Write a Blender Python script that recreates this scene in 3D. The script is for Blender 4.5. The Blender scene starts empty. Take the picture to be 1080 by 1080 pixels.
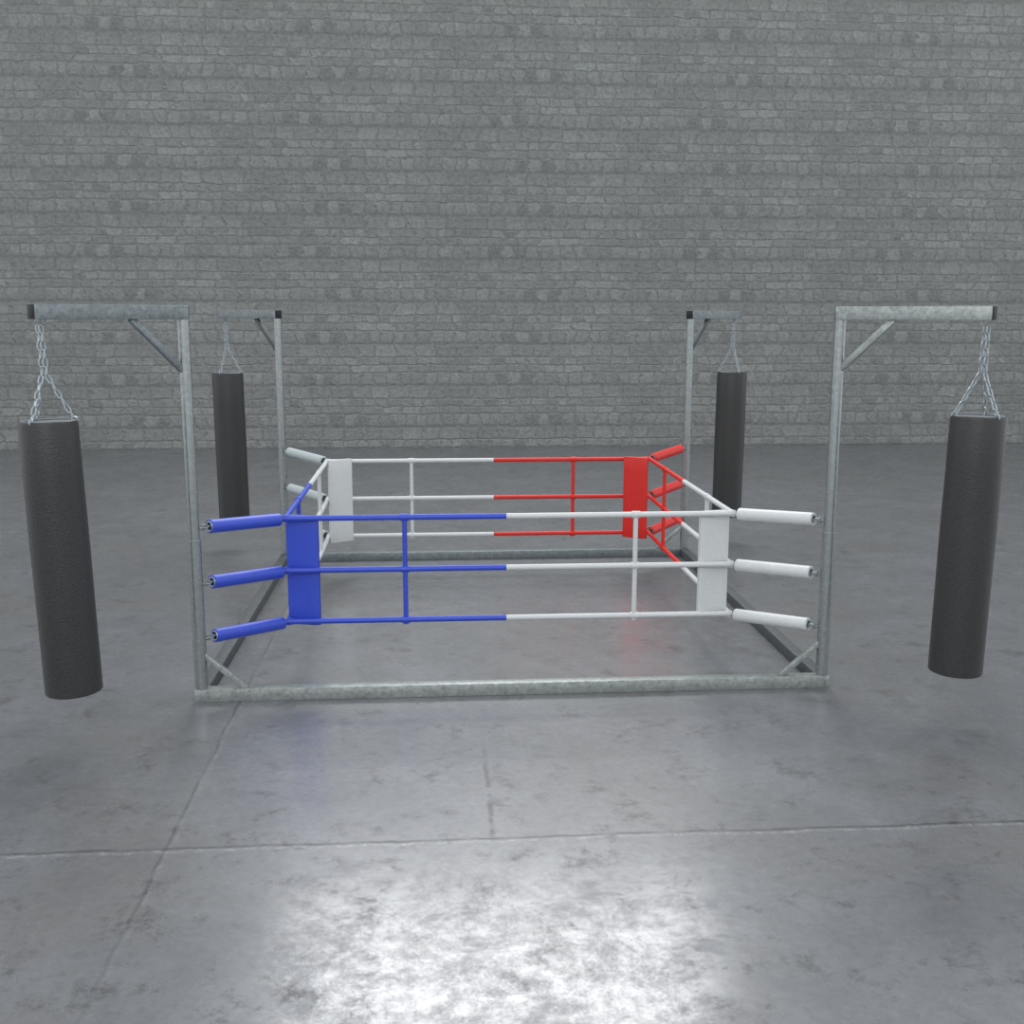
import bpy, bmesh, math, random
from mathutils import Vector, Matrix
random.seed(4)
S=bpy.context.scene
try:
    S.view_settings.view_transform='Standard'; S.view_settings.look='None'
except Exception as e: print(e)
# ---------------- calibration ----------------
F_PX=1148.51; CAM=Vector((-.5207,-8.6905,2.3830)); YAW=.0718; PITCH=.1767; ROLL=.0012
HX=2.0; HY=2.0; HP=2.3710; LA=.9141; W=1.5172; WY=1.4695
ZR=[1.0632,.7075,.3543]; ZE=[1.1017,.7470,.3976]; HS=.855; BT=1.8313; BB=.2959
fw=Vector((math.sin(YAW)*math.cos(PITCH),math.cos(YAW)*math.cos(PITCH),-math.sin(PITCH)))
r0=Vector((math.cos(YAW),-math.sin(YAW),0)); u0=r0.cross(fw)
rt=r0*math.cos(ROLL)+u0*math.sin(ROLL); up=u0*math.cos(ROLL)-r0*math.sin(ROLL)
c=bpy.data.cameras.new("camera"); cam=bpy.data.objects.new("camera",c); S.collection.objects.link(cam); S.camera=cam
c.sensor_width=36; c.lens=36*F_PX/1080
M=Matrix((rt,up,-fw)).transposed().to_4x4(); M.translation=CAM; cam.matrix_world=M
def unproj(u,v,z=0.0):
    d=fw+rt*(u-540)/F_PX-up*(v-540)/F_PX; t=(z-CAM.z)/d.z; return CAM+d*t
WALL_Y=unproj(540,471).y
JX1=unproj(175,895).x; JY1=unproj(520,884).y; JX2=unproj(517,850).x
# ---------------- node helpers ----------------
class NT:
    def __init__(s,name):
        s.m=bpy.data.materials.new(name); s.m.use_nodes=True; s.t=s.m.node_tree; s.b=s.t.nodes["Principled BSDF"]
    def n(s,typ,**kw):
        x=s.t.nodes.new(typ)
        for k,v in kw.items(): setattr(x,k,v)
        return x
    def l(s,a,b): s.t.links.new(a,b)
    def math(s,op,a,b=None,c=None):
        x=s.t.nodes.new("ShaderNodeMath"); x.operation=op
        for i,v in enumerate((a,b,c)):
            if v is None: continue
            if isinstance(v,(int,float)): x.inputs[i].default_value=v
            else: s.l(v,x.inputs[i])
        return x.outputs[0]
    def mix(s,fac,a,b,blend='MIX'):
        x=s.t.nodes.new("ShaderNodeMix"); x.data_type='RGBA'; x.blend_type=blend
        for i,v in ((0,fac),(6,a),(7,b)):
            if isinstance(v,(int,float)): x.inputs[i].default_value=v
            elif isinstance(v,tuple): x.inputs[i].default_value=(v+(1,))[:4]
            else: s.l(v,x.inputs[i])
        return x.outputs[2]
    def ramp(s,fac,stops):
        x=s.t.nodes.new("ShaderNodeValToRGB"); e=x.color_ramp.elements
        while len(e)<len(stops): e.new(.5)
        for el,(p,col) in zip(e,stops):
            el.position=p; el.color=(col,col,col,1) if isinstance(col,(int,float)) else (col+(1,))[:4]
        s.l(fac,x.inputs[0]); return x.outputs[0]
    def noise(s,vec,scale,detail=4,rough=.55,dist=0):
        x=s.n("ShaderNodeTexNoise"); x.inputs["Scale"].default_value=scale; x.inputs["Detail"].default_value=detail
        x.inputs["Roughness"].default_value=rough; x.inputs["Distortion"].default_value=dist
        if vec: s.l(vec,x.inputs["Vector"])
        return x
def setp(b,**k):
    for a,v in k.items():
        a=a.replace("_"," ")
        b.inputs[a].default_value=v if not isinstance(v,tuple) else (v+(1,))[:4]
def simple(name,col,rough=.5,metal=0,bump=0,bscale=200,var=.0,vscale=8):
    k=NT(name); setp(k.b,Base_Color=col,Roughness=rough,Metallic=metal)
    tc=k.n("ShaderNodeTexCoord").outputs["Object"]
    if var:
        nz=k.noise(tc,vscale,5,.7).outputs[0]
        f=k.ramp(nz,[(.35,0.0),(.65,1.0)])
        k.l(k.mix(f,tuple(x*(1-var) for x in col),tuple(min(1,x*(1+var)) for x in col)),k.b.inputs["Base Color"])
    if bump:
        nb=k.noise(tc,bscale,3).outputs[0]; bp=k.n("ShaderNodeBump"); bp.inputs["Strength"].default_value=bump; bp.inputs["Distance"].default_value=.003
        k.l(nb,bp.inputs["Height"]); k.l(bp.outputs[0],k.b.inputs["Normal"])
    return k.m
def galv(name,base,metal=.5,rough=.45,var=.33):
    k=NT(name); tc=k.n("ShaderNodeTexCoord").outputs["Object"]
    v=k.n("ShaderNodeTexVoronoi"); v.inputs["Scale"].default_value=46; k.l(tc,v.inputs["Vector"])
    sp=k.n("ShaderNodeSeparateColor"); k.l(v.outputs["Color"],sp.inputs[0])
    nz=k.noise(tc,32,6,.65,.6).outputs[0]
    f=k.math('ADD',k.math('MULTIPLY',sp.outputs[0],.35),k.math('MULTIPLY',k.ramp(nz,[(.35,0.),(.65,1.)]),.65))
    k.l(k.mix(f,tuple(x*(1-var) for x in base),tuple(min(1,x*(1+var)) for x in base)),k.b.inputs["Base Color"])
    setp(k.b,Metallic=metal); k.l(k.math('MULTIPLY_ADD',f,-.12,rough+.06),k.b.inputs["Roughness"])
    return k.m
M_GALV=galv("galvanized_steel",(.31,.335,.325),.5,.45,.32)
M_POST=galv("smooth_galvanized_steel",(.29,.315,.315),.8,.30,.16)
M_GALVD=galv("shaded_galvanized_steel",(.080,.090,.095),.15,.65,.2)  # same steel, with the shade on the side beams put into its colour
M_GALVM=galv("half_shaded_galvanized_steel",(.19,.22,.23),.5,.45,.30)  # darker copy of the steel; shade on the arms is painted in
M_CHAIN=simple("zinc_chain",(.34,.39,.41),.42,.7)
M_CAP=simple("black_plastic",(.004,.004,.004),.6)
M_BAG=simple("black_bag_leather",(.024,.0243,.0235),.40,0,1.0,110,.45,120)
M_TOP=simple("grey_bag_top",(.16,.18,.19),.5)
M_BLUE=simple("blue_vinyl",(.030,.068,.50),.42,0,.35,110,.14,110)
M_WHITE=simple("white_vinyl",(.58,.60,.60),.42,0,.35,110,.09,110)
M_GREYW=simple("grey_white_vinyl",(.40,.455,.465),.42,0,.35,110,.09,110)
M_RED=simple("red_vinyl",(.62,.016,.010),.42,0,.35,110,.12,110)
M_HOLE=simple("sleeve_hollow_shade",(.09,.105,.12),.9)  # grey disc colour painted as the shade inside the hollow sleeve ends
# ---------------- wall & floor materials ----------------
def wall_mat():
    k=NT("grey_stone_bricks"); g=k.n("ShaderNodeNewGeometry"); sp=k.n("ShaderNodeSeparateXYZ"); k.l(g.outputs["Position"],sp.inputs[0])
    x,z=sp.outputs[0],sp.outputs[2]; RH=.19; P=RH*4
    cw=k.n("ShaderNodeCombineXYZ"); k.l(x,cw.inputs[0]); k.l(z,cw.inputs[1]); V=cw.outputs[0]
    n2=k.noise(V,1.1,2).outputs[0]; n3=k.noise(V,6.0,3,.65).outputs[0]; n5=k.noise(V,18,3,.6).outputs[0]
    z1=k.math('ADD',z,k.math('ADD',k.math('MULTIPLY_ADD',n2,.06,-.03),k.math('ADD',k.math('MULTIPLY_ADD',n3,.085,-.042),k.math('MULTIPLY_ADD',n5,.04,-.02))))
    zz=k.math('ADD',z1,P*2); zm=k.math('MODULO',zz,P)
    z2=k.math('ADD',zm,k.math('MULTIPLY',k.math('SINE',k.math('MULTIPLY',zm,2*math.pi/P)),.052))
    n4=k.noise(V,3.5,4,.65); xs=k.math('ADD',x,k.math('MULTIPLY_ADD',n4.outputs[0],.38,40-.19))
    band=k.math('FLOOR',k.math('DIVIDE',zz,P))
    xm=k.math('MODULO',k.math('ADD',xs,k.math('MULTIPLY',k.math('SINE',k.math('MULTIPLY',band,2.3)),.35)),3.6)
    cb=k.n("ShaderNodeCombineXYZ"); k.l(xm,cb.inputs[0]); k.l(z2,cb.inputs[1])
    br=k.n("ShaderNodeTexBrick"); k.l(cb.outputs[0],br.inputs["Vector"])
    br.offset=.37; br.squash=.62; br.squash_frequency=2; br.offset_frequency=2
    for a,v in (("Scale",1.0),("Mortar Size",.032),("Mortar Smooth",1.0),("Bias",0.0),("Brick Width",.36),("Row Height",RH)): br.inputs[a].default_value=v
    br.inputs["Color1"].default_value=(0,0,0,1); br.inputs["Color2"].default_value=(1,1,1,1); br.inputs["Mortar"].default_value=(.5,.5,.5,1)
    stone=k.ramp(br.outputs["Color"],[(0.0,(.215,.226,.218)),(.10,(.262,.274,.264)),(.5,(.296,.308,.296)),(1.0,(.330,.344,.332))])
    # one course in four is a little darker
    dk=k.math('POWER',k.math('MULTIPLY_ADD',k.math('COSINE',k.math('MULTIPLY',k.math('ADD',zm,-P*.5),2*math.pi/P)),.5,.5),3.0)
    stone=k.mix(k.math('MULTIPLY',dk,.30),stone,(.20,.208,.202))
    ns=k.noise(V,14,9,.78,.3).outputs[0]
    col=k.mix(.9,stone,k.ramp(ns,[(.28,.31),(.5,.5),(.72,.69)]),'OVERLAY')
    fm=k.ramp(br.outputs["Fac"],[(.0,0.0),(1.0,1.0)])
    brk=k.ramp(k.noise(V,8,4,.65).outputs[0],[(.35,.2),(.62,.9)])
    col=k.mix(k.math('MULTIPLY',k.math('MULTIPLY',fm,brk),.65),col,(.185,.192,.185))
    k.l(col,k.b.inputs["Base Color"]); setp(k.b,Roughness=.88,Specular_IOR_Level=.2)
    h=k.math('ADD',k.math('MULTIPLY',k.math('SUBTRACT',1.0,br.outputs["Fac"]),.45),k.math('MULTIPLY',ns,1.4))
    bp=k.n("ShaderNodeBump"); bp.inputs["Strength"].default_value=.8; bp.inputs["Distance"].default_value=.05
    k.l(h,bp.inputs["Height"]); k.l(bp.outputs[0],k.b.inputs["Normal"]); return k.m
def floor_mat():
    k=NT("polished_concrete"); g=k.n("ShaderNodeNewGeometry"); P=g.outputs["Position"]; sp=k.n("ShaderNodeSeparateXYZ"); k.l(P,sp.inputs[0])
    x,y=sp.outputs[0],sp.outputs[1]
    big=k.noise(P,.6,7,.65,.3).outputs[0]; mid=k.noise(P,1.6,10,.74,.4).outputs[0]; fine=k.noise(P,24,9,.75).outputs[0]
    col=k.ramp(mid,[(.32,(.082,.087,.097)),(.5,(.113,.119,.130)),(.68,(.143,.150,.163))])
    col=k.mix(k.ramp(big,[(.45,0.),(.62,.6)]),col,(.108,.104,.101))
    col=k.mix(.75,col,k.ramp(fine,[(.3,.38),(.7,.62)]),'OVERLAY')
    st=k.noise(P,3.2,12,.86,.2).outputs[0]; stf=k.ramp(st,[(.53,0.),(.62,1.)])
    col=k.mix(k.math('MULTIPLY',stf,.65),col,(.053,.051,.051))
    spk=k.noise(P,38,4,.8).outputs[0]
    col=k.mix(k.ramp(spk,[(.63,0.),(.69,.65)]),col,(.035,.035,.037))
    wob=k.noise(P,1.3,9,.74).outputs[0]; w=k.math('MULTIPLY_ADD',wob,.09,-.045)
    def line(c,pos,width,off=0.0):
        d=k.math('ABSOLUTE',k.math('ADD',k.math('SUBTRACT',c,pos+off),w)); mr=k.n("ShaderNodeMapRange"); mr.interpolation_type='SMOOTHSTEP'
        k.l(d,mr.inputs[0]); mr.inputs[1].default_value=0; mr.inputs[2].default_value=width; mr.inputs[3].default_value=1; mr.inputs[4].default_value=0; return mr.outputs[0]
    brk=k.ramp(k.noise(P,6,8,.8).outputs[0],[(.42,.3),(.54,1.)])
    fd=k.n("ShaderNodeMapRange"); k.l(y,fd.inputs[0]); fd.inputs[1].default_value=JY1-1.3; fd.inputs[2].default_value=JY1-.2; fd.inputs[3].default_value=.25
    l1=k.math('MULTIPLY',k.math('MULTIPLY',k.math('MULTIPLY',line(x,JX1,.015),brk),.7),fd.outputs[0]); l2=k.math('MULTIPLY',line(y,JY1,.018),brk)
    gl=k.ramp(k.noise(P,16,6,.8).outputs[0],[(.48,.1),(.60,1.)])
    e2=k.math('MULTIPLY',k.math('MULTIPLY',line(y,JY1,.022,-.026),gl),.9)
    e1=k.math('MULTIPLY',k.math('MULTIPLY',k.math('MULTIPLY',line(x,JX1,.020,.022),gl),.4),fd.outputs[0])
    l3=k.math('MULTIPLY',line(x,JX2,.024),k.ramp(k.noise(P,4.5,5,.7).outputs[0],[(.38,0.),(.56,.9)]))
    mr=k.n("ShaderNodeMapRange"); k.l(y,mr.inputs[0]); mr.inputs[1].default_value=JY1-.05; mr.inputs[2].default_value=JY1+.05
    mr2=k.n("ShaderNodeMapRange"); k.l(y,mr2.inputs[0]); mr2.inputs[1].default_value=JY1+1.5; mr2.inputs[2].default_value=JY1+.7
    l3=k.math('MULTIPLY',l3,k.math('MULTIPLY',mr.outputs[0],mr2.outputs[0]))
    L=k.math('MINIMUM',k.math('ADD',k.math('ADD',l1,l2),l3),1.0)
    col=k.mix(k.math('MAXIMUM',e1,e2),col,(.26,.265,.27))
    col=k.mix(k.math('MULTIPLY',L,.85),col,(.022,.022,.024))
    k.l(col,k.b.inputs["Base Color"])
    patch=k.noise(P,3.6,12,.88,.2).outputs[0]
    setp(k.b,Roughness=.46,Metallic=0.0,Coat_IOR=1.6)
    k.l(k.math('MULTIPLY_ADD',stf,-.35,.70),k.b.inputs["Specular IOR Level"])
    cwt=k.math('MULTIPLY',k.math('SUBTRACT',1.0,k.math('MULTIPLY',L,.8)),k.ramp(patch,[(.42,.30),(.56,1.0)]))
    k.l(k.math('MULTIPLY',cwt,k.math('MULTIPLY_ADD',stf,-.55,1.0)),k.b.inputs["Coat Weight"])
    r=k.math('ADD',k.ramp(patch,[(.40,.28),(.60,.16)]),k.math('MULTIPLY',k.math('SUBTRACT',fine,.5),.12))
    k.l(r,k.b.inputs["Coat Roughness"])
    bp=k.n("ShaderNodeBump"); bp.inputs["Strength"].default_value=.2; bp.inputs["Distance"].default_value=.003
    h=k.math('MULTIPLY_ADD',mid,.4,k.math('MULTIPLY',fine,.4))
    k.l(h,bp.inputs["Height"]); k.l(bp.outputs[0],k.b.inputs["Normal"]); k.l(bp.outputs[0],k.b.inputs["Coat Normal"]); return k.m
# ---------------- mesh helpers ----------------
def mk(name,bm,mats,parent=None,loc=(0,0,0),rot=None,smooth=True,label=None):
    bmesh.ops.recalc_face_normals(bm,faces=bm.faces[:])
    me=bpy.data.meshes.new(name); bm.to_mesh(me); bm.free()
    for m in mats: me.materials.append(m)
    if smooth:
        for p in me.polygons: p.use_smooth=True
        try: me.set_sharp_from_angle(angle=math.radians(38))
        except Exception: pass
    o=bpy.data.objects.new(name,me); S.collection.objects.link(o)
    if parent: o.parent=parent
    o.location=loc
    if rot is not None: o.rotation_euler=rot
    if label: o["label"]=label
    return o
def box(bm,sx,sy,sz,c=(0,0,0),bev=.004,R=None,mi=0,seg=2):
    r=bmesh.ops.create_cube(bm,size=1); vs=r["verts"]
    for v in vs: v.co=Vector((v.co.x*sx,v.co.y*sy,v.co.z*sz))
    if bev:
        es=list(set(e for v in vs for e in v.link_edges))
        rr=bmesh.ops.bevel(bm,geom=es,offset=bev,segments=seg,profile=.5,affect='EDGES')
        vs=list(set(v for f in rr["faces"] for v in f.verts)|set(v for v in vs if v.is_valid))
    m=Matrix.Translation(Vector(c))
    if R is not None: m=m@R.to_4x4()
    for v in set(vs): v.co=m@v.co
def sweep(bm,pts,r,closed=False,seg=10,mi=0,cap=True,rads=None):
    pts=[Vector(p) for p in pts]; n=len(pts); rings=[]; prev=None
    for i,p in enumerate(pts):
        if closed: t=(pts[(i+1)%n]-pts[i-1]).normalized()
        else: t=(pts[min(i+1,n-1)]-pts[max(i-1,0)]).normalized()
        if prev is None:
            a=Vector((0,0,1)) if abs(t.z)<.9 else Vector((1,0,0)); u=t.cross(a).normalized()
        else: u=(prev-t*prev.dot(t)).normalized()
        prev=u; v=t.cross(u); rr=rads[i] if rads else r
        rings.append([bm.verts.new(p+(u*math.cos(2*math.pi*j/seg)+v*math.sin(2*math.pi*j/seg))*rr) for j in range(seg)])
    for i in range(n if closed else n-1):
        A,B=rings[i],rings[(i+1)%n]
        for j in range(seg):
            f=bm.faces.new((A[j],A[(j+1)%seg],B[(j+1)%seg],B[j])); f.material_index=mi
    if cap and not closed:
        bm.faces.new(rings[0][::-1]).material_index=mi; bm.faces.new(rings[-1]).material_index=mi
def circ(c,r,n=20):
    c=Vector(c); return [c+Vector((math.cos(2*math.pi*i/n)*r,math.sin(2*math.pi*i/n)*r,0)) for i in range(n)]
def link(bm,c,t,side,ln,wd,wr):
    t=t.normalized(); side=(side-t*side.dot(t)).normalized(); h=(ln-wd)/2; r=wd/2-wr; p=[]
    for i in range(7):
        a=math.pi*i/6; p.append(c+t*(h+math.sin(a)*r)+side*math.cos(a)*r)
    for i in range(7):
        a=math.pi*i/6; p.append(c-t*(h+math.sin(a)*r)-side*math.cos(a)*r)
    sweep(bm,p,wr,True,6)
def chain(bm,A,B,ln=.055,wd=.031,wr=.0046):
    A,B=Vector(A),Vector(B); d=B-A; L=d.length; pitch=ln-2*wr; n=max(2,round(L/pitch)); t=d.normalized()
    a=Vector((0,1,0)) if abs(t.y)<.8 else Vector((1,0,0)); s1=t.cross(a).normalized(); s2=t.cross(s1)
    s1,s2=(s1+s2).normalized(),(s1-s2).normalized()
    for i in range(n): link(bm,A+d*((i+.5)/n),t,s1 if i%2 else s2,L/n+2*wr,wd,wr)
def struct(o): o["kind"]="structure"; return o
# ---------------- setting ----------------
bm=bmesh.new(); box(bm,34,WALL_Y+14,.2,(0,(WALL_Y-14)/2,-.1),0); struct(mk("floor",bm,[floor_mat()],smooth=False))
bm=bmesh.new(); box(bm,34,.3,13,(0,WALL_Y+.15,6.5),0); struct(mk("wall_back",bm,[wall_mat()],smooth=False))
# ---------------- boxing ring ----------------
ring=bpy.data.objects.new("boxing_ring",None); S.collection.objects.link(ring)
ring["label"]="boxing ring with blue, white and red ropes in galvanized steel frame"; ring["category"]="boxing ring"
K=math.sqrt(.5); C=[(-1,-1),(1,-1),(1,1),(-1,1)]
cornerM=[M_BLUE,M_WHITE,M_RED,M_WHITE]; cname=["blue","white","red","white"]
for sy in (-1,1):
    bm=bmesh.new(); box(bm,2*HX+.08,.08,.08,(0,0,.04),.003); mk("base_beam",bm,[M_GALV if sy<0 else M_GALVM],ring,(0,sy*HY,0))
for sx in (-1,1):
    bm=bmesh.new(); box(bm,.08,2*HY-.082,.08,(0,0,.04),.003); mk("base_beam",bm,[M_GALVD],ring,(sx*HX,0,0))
for ci,(sx,sy) in enumerate(C):
    ang=math.atan2(sy,sx); px,py=sx*HX,sy*HY
    bm=bmesh.new(); sweep(bm,[(0,0,.08),(0,0,1.03)],.040,seg=32); sweep(bm,[(0,0,1.03),(0,0,HP)],.035,seg=32,cap=False)
    sweep(bm,circ((0,0,1.03),.038),.0045,True,6)
    for z in ZE:
        d=Vector((-sx*K,-sy*K,0)); box(bm,.03,.03,.008,Vector((0,0,z))+d*.045,.001)
        sweep(bm,[Vector((0,0,z))+d*(.066+.016*math.cos(a))+Vector((0,0,.016*math.sin(a))) for a in [i*math.pi/7 for i in range(14)]],.005,True,6)
    mk("post",bm,[M_POST],ring,(px,py,0))
    bm=bmesh.new(); L0,L1=-.018,LA; box(bm,L1-L0,.075,.08,((L0+L1)/2,0,.04),.003)
    link(bm,Vector((HS,0,-.012)),Vector((0,0,1)),Vector((1,0,0)),.05,.036,.005)
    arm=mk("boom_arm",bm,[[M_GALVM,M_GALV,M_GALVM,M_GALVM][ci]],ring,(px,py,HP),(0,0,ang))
    for xx in (L0,L1):
        bm=bmesh.new(); box(bm,.008,.073,.078,(0,0,0),.002)
        box(bm,.012,.052,.056,(0,0,0),.004); mk("end_cap",bm,[M_CAP],arm,(xx,0,.04),label="black plastic end cap")
    bm=bmesh.new(); a=Vector((.02,0,HP-.30)); b=Vector((.34,0,HP+.005)); d=b-a
    R=Matrix.Rotation(-math.atan2(d.z,d.x),3,'Y'); box(bm,d.length,.035,.038,(a+b)/2,.003,R)
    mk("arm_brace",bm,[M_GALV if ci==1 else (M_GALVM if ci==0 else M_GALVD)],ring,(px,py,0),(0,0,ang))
    bm=bmesh.new(); a=Vector((-sx*.02,0,.30)); b=Vector((-sx*.28,0,.075)); d=b-a
    R=Matrix.Rotation(-math.atan2(d.z,d.x),3,'Y'); box(bm,d.length,.03,.035,(a+b)/2,.003,R)
    mk("foot_brace",bm,[M_GALV],ring,(px,py,0))
    for zi in range(3):
        A=Vector((px-sx*K*.11,py-sy*K*.11,ZE[zi])); B=Vector((sx*(W+.035),sy*(WY+.035),ZR[zi]))
        Mc=(A+B)/2; d=(B-A).normalized(); Lh=(B-A).length/2
        bm=bmesh.new(); rO,rI=.043,.029
        N=24; u=d.cross(Vector((0,0,1))).normalized(); v=d.cross(u)
        pr=[(-Lh+.03,rI),(-Lh+.002,rI),(-Lh,rI+.003),(-Lh,rO-.004),(-Lh+.004,rO),(Lh-.004,rO),(Lh,rO-.004),(Lh,rI+.003),(Lh-.002,rI),(Lh-.03,rI)]
        rg=[[bm.verts.new(d*t+(u*math.cos(2*math.pi*j/N)+v*math.sin(2*math.pi*j/N))*r) for j in range(N)] for t,r in pr]
        for i in range(len(rg)-1):
            for j in range(N): bm.faces.new((rg[i][j],rg[i][(j+1)%N],rg[i+1][(j+1)%N],rg[i+1][j]))
        f1=bm.faces.new(rg[0]); f2=bm.faces.new(rg[-1]); f1.material_index=1; f2.material_index=1
        for s in (-1,1):
            sweep(bm,[d*s*(Lh-.002)+(u*math.cos(2*math.pi*j/20)+v*math.sin(2*math.pi*j/20))*.029 for j in range(20)],.006,True,6,mi=2)
        sl=mk("rope_sleeve",bm,[M_GREYW if ci==3 else cornerM[ci],M_HOLE,M_CHAIN],ring,Mc,label=cname[ci]+" padded turnbuckle sleeve")
        bm=bmesh.new(); chain(bm,-d*(Lh+.045),-d*(Lh-.035),.05,.028,.0045); mk("hook",bm,[M_CHAIN],sl,label="zinc steel hook")
        bm=bmesh.new(); chain(bm,d*(Lh-.03),d*(Lh+.05),.05,.028,.0045); mk("hook",bm,[M_CHAIN],sl,label="zinc steel hook")
    if sy<0: pw,pt,zt,zb,pa=.225,.04,ZR[0]+.012,ZR[2]-.035,math.pi/2+sx*math.radians(14)
    else: pw,pt,zt,zb,pa=.24,.04,ZR[0]+.03,ZR[2]-.035,math.pi/2+sx*math.radians(-32)
    bm=bmesh.new(); bmesh.ops.create_cube(bm,size=1)
    bmesh.ops.subdivide_edges(bm,edges=bm.edges[:],cuts=5,use_grid_fill=True)
    for vv in bm.verts:
        x,y,z=vv.co*2
        vv.co=Vector((x*pt/2*(1-.3*(abs(y)**6)),y*pw/2,(z*.5)*(zt-zb)))
    es=[e for e in bm.edges if e.is_manifold and e.calc_face_angle(0)>.9]
    bmesh.ops.bevel(bm,geom=es,offset=.007,segments=2,profile=.6,affect='EDGES')
    ox,oy=[(.105,.055),(.114,.055),(.145,.10),(.125,.10)][ci]
    mk("corner_pad",bm,[cornerM[ci]],ring,(sx*(W-ox),sy*(WY-oy),(zt+zb)/2),(0,0,pa),label=cname[ci]+" vinyl corner pad")
# ropes per side; offsets of the colour change and of the ties along each side
MID=[-.04,0,-.035,0]; TIE=[(-.725,.845),(-.76,.76),(-.79,.735),(-.74,.74)]
for ci in range(4):
    a=C[ci]; b=C[(ci+1)%4]; mats=[cornerM[ci],cornerM[(ci+1)%4]]
    A=Vector((a[0]*W,a[1]*WY,0)); B=Vector((b[0]*W,b[1]*WY,0)); Mid=(A+B)/2; hd=(B-A)/2; ud=hd.normalized()
    lab="%s and %s ring rope"%(cname[ci],cname[(ci+1)%4]); m0=ud*MID[ci]
    for z in ZR:
        bm=bmesh.new(); sweep(bm,[-hd,-hd*.5,m0],.0195,seg=16,mi=0); sweep(bm,[m0,hd*.5,hd],.0195,seg=16,mi=1)
        for s in (-1,1): sweep(bm,[hd*s-ud*s*.03,hd*s+ud*s*.015],.023,seg=16,mi=0 if s<0 else 1)
        mk("rope",bm,mats,ring,Mid+Vector((0,0,z)),label=lab)
    for s,t in zip((-1,1),TIE[ci]):
        bm=bmesh.new()
        sweep(bm,[(0,0,ZR[2]-.03),(0,0,ZR[1]),(0,0,ZR[0]+.015)],.0165,seg=12)
        for z in ZR: sweep(bm,[ud*-.028+Vector((0,0,z)),ud*.028+Vector((0,0,z))],.0245,seg=14)
        mk("rope_tie",bm,[mats[0] if s<0 else mats[1]],ring,Mid+ud*t,label="%s vertical rope tie"%cname[ci if s<0 else (ci+1)%4])
# ---------------- punching bags ----------------
def build_bag():
    root=bpy.data.objects.new("punching_bag",None); S.collection.objects.link(root)
    H=BT-BB; R=.154
    bm=bmesh.new(); N=56
    pr=[(0,.004),(R-.02,.0),(R-.004,.001),(R,.006),(R,.3*H),(R+.002,.55*H),(R,.8*H),(R,H-.02),(R-.004,H-.004),(R-.012,H),(R-.02,H-.006)]
    rings=[[bm.verts.new((r*math.cos(2*math.pi*j/N),r*math.sin(2*math.pi*j/N),z)) for j in range(N)] if r>0 else [bm.verts.new((0,0,z))] for r,z in pr]
    for i in range(len(rings)-1):
        A,B=rings[i],rings[i+1]
        for j in range(N):
            if len(A)==1: bm.faces.new((A[0],B[(j+1)%N],B[j]))
            else: bm.faces.new((A[j],A[(j+1)%N],B[(j+1)%N],B[j]))
    mk("bag_body",bm,[M_BAG],root)
    bm=bmesh.new(); sweep(bm,[(0,0,H-.03),(0,0,H-.008)],R-.018,seg=48); sweep(bm,circ((0,0,H-.004),R-.02,n=48),.006,True,8)
    mk("bag_top",bm,[M_TOP],root,label="grey bag top with rim")
    bm=bmesh.new(); top=HP-BB-.03
    for i in range(3):
        a=.35+i*2*math.pi/3; ca,sa=math.cos(a),math.sin(a); e=Vector(((R-.018)*ca,(R-.018)*sa,H-.003))
        m=Vector((.016*ca,.016*sa,H+.24))
        if i<2: chain(bm,(0.010*ca,0.010*sa,top),m)
        chain(bm,m,e)
        link(bm,e,Vector((0,0,1)),Vector((ca,sa,0)),.045,.036,.0055)
    mk("chain",bm,[M_CHAIN],root,label="zinc steel hanging chain")
    return root
bag=build_bag(); kids=list(bag.children)
for i,(sx,sy) in enumerate(C):
    if i==0: r=bag
    else:
        r=bag.copy(); S.collection.objects.link(r)
        for kk in kids:
            q=kk.copy(); S.collection.objects.link(q); q.parent=r
    tilt=[.024,.018,.005,.005][i]; ex=.018 if sy<0 else 0; spin=[-.15,2.6,2.5,4.0][i]
    r.matrix_world=Matrix.Translation((sx*(HX+K*HS+ex)-sx*tilt*(HP-BB),sy*(HY+K*HS+ex),BB))@Matrix.Rotation(sx*tilt,4,'Y')@Matrix.Rotation(spin,4,'Z')
    r["label"]="long black cylindrical punching bag hanging on steel chains"; r["category"]="punching bag"; r["group"]="punching bags around the ring"
# ---------------- light ----------------
w=bpy.data.worlds.new("world"); S.world=w; w.use_nodes=True
w.node_tree.nodes["Background"].inputs[0].default_value=(.93,.965,1.0,1); w.node_tree.nodes["Background"].inputs[1].default_value=1.2
def area(name,loc,target,sx,sy,power,col=(1,1,1)):
    l=bpy.data.lights.new(name,'AREA'); l.shape='RECTANGLE'; l.size=sx; l.size_y=sy; l.energy=power; l.color=col
    o=bpy.data.objects.new(name,l); S.collection.objects.link(o); o.location=loc
    o.rotation_euler=(Vector(target)-Vector(loc)).to_track_quat('-Z','Y').to_euler(); return o
area("studio_light",(.45,7.6,8.9),(-.3,-4.6,0),7.0,3.2,690,(.98,.99,1))
area("key_light",(-2.2,-10.5,5.5),(0,2,1),1.6,1.6,150)
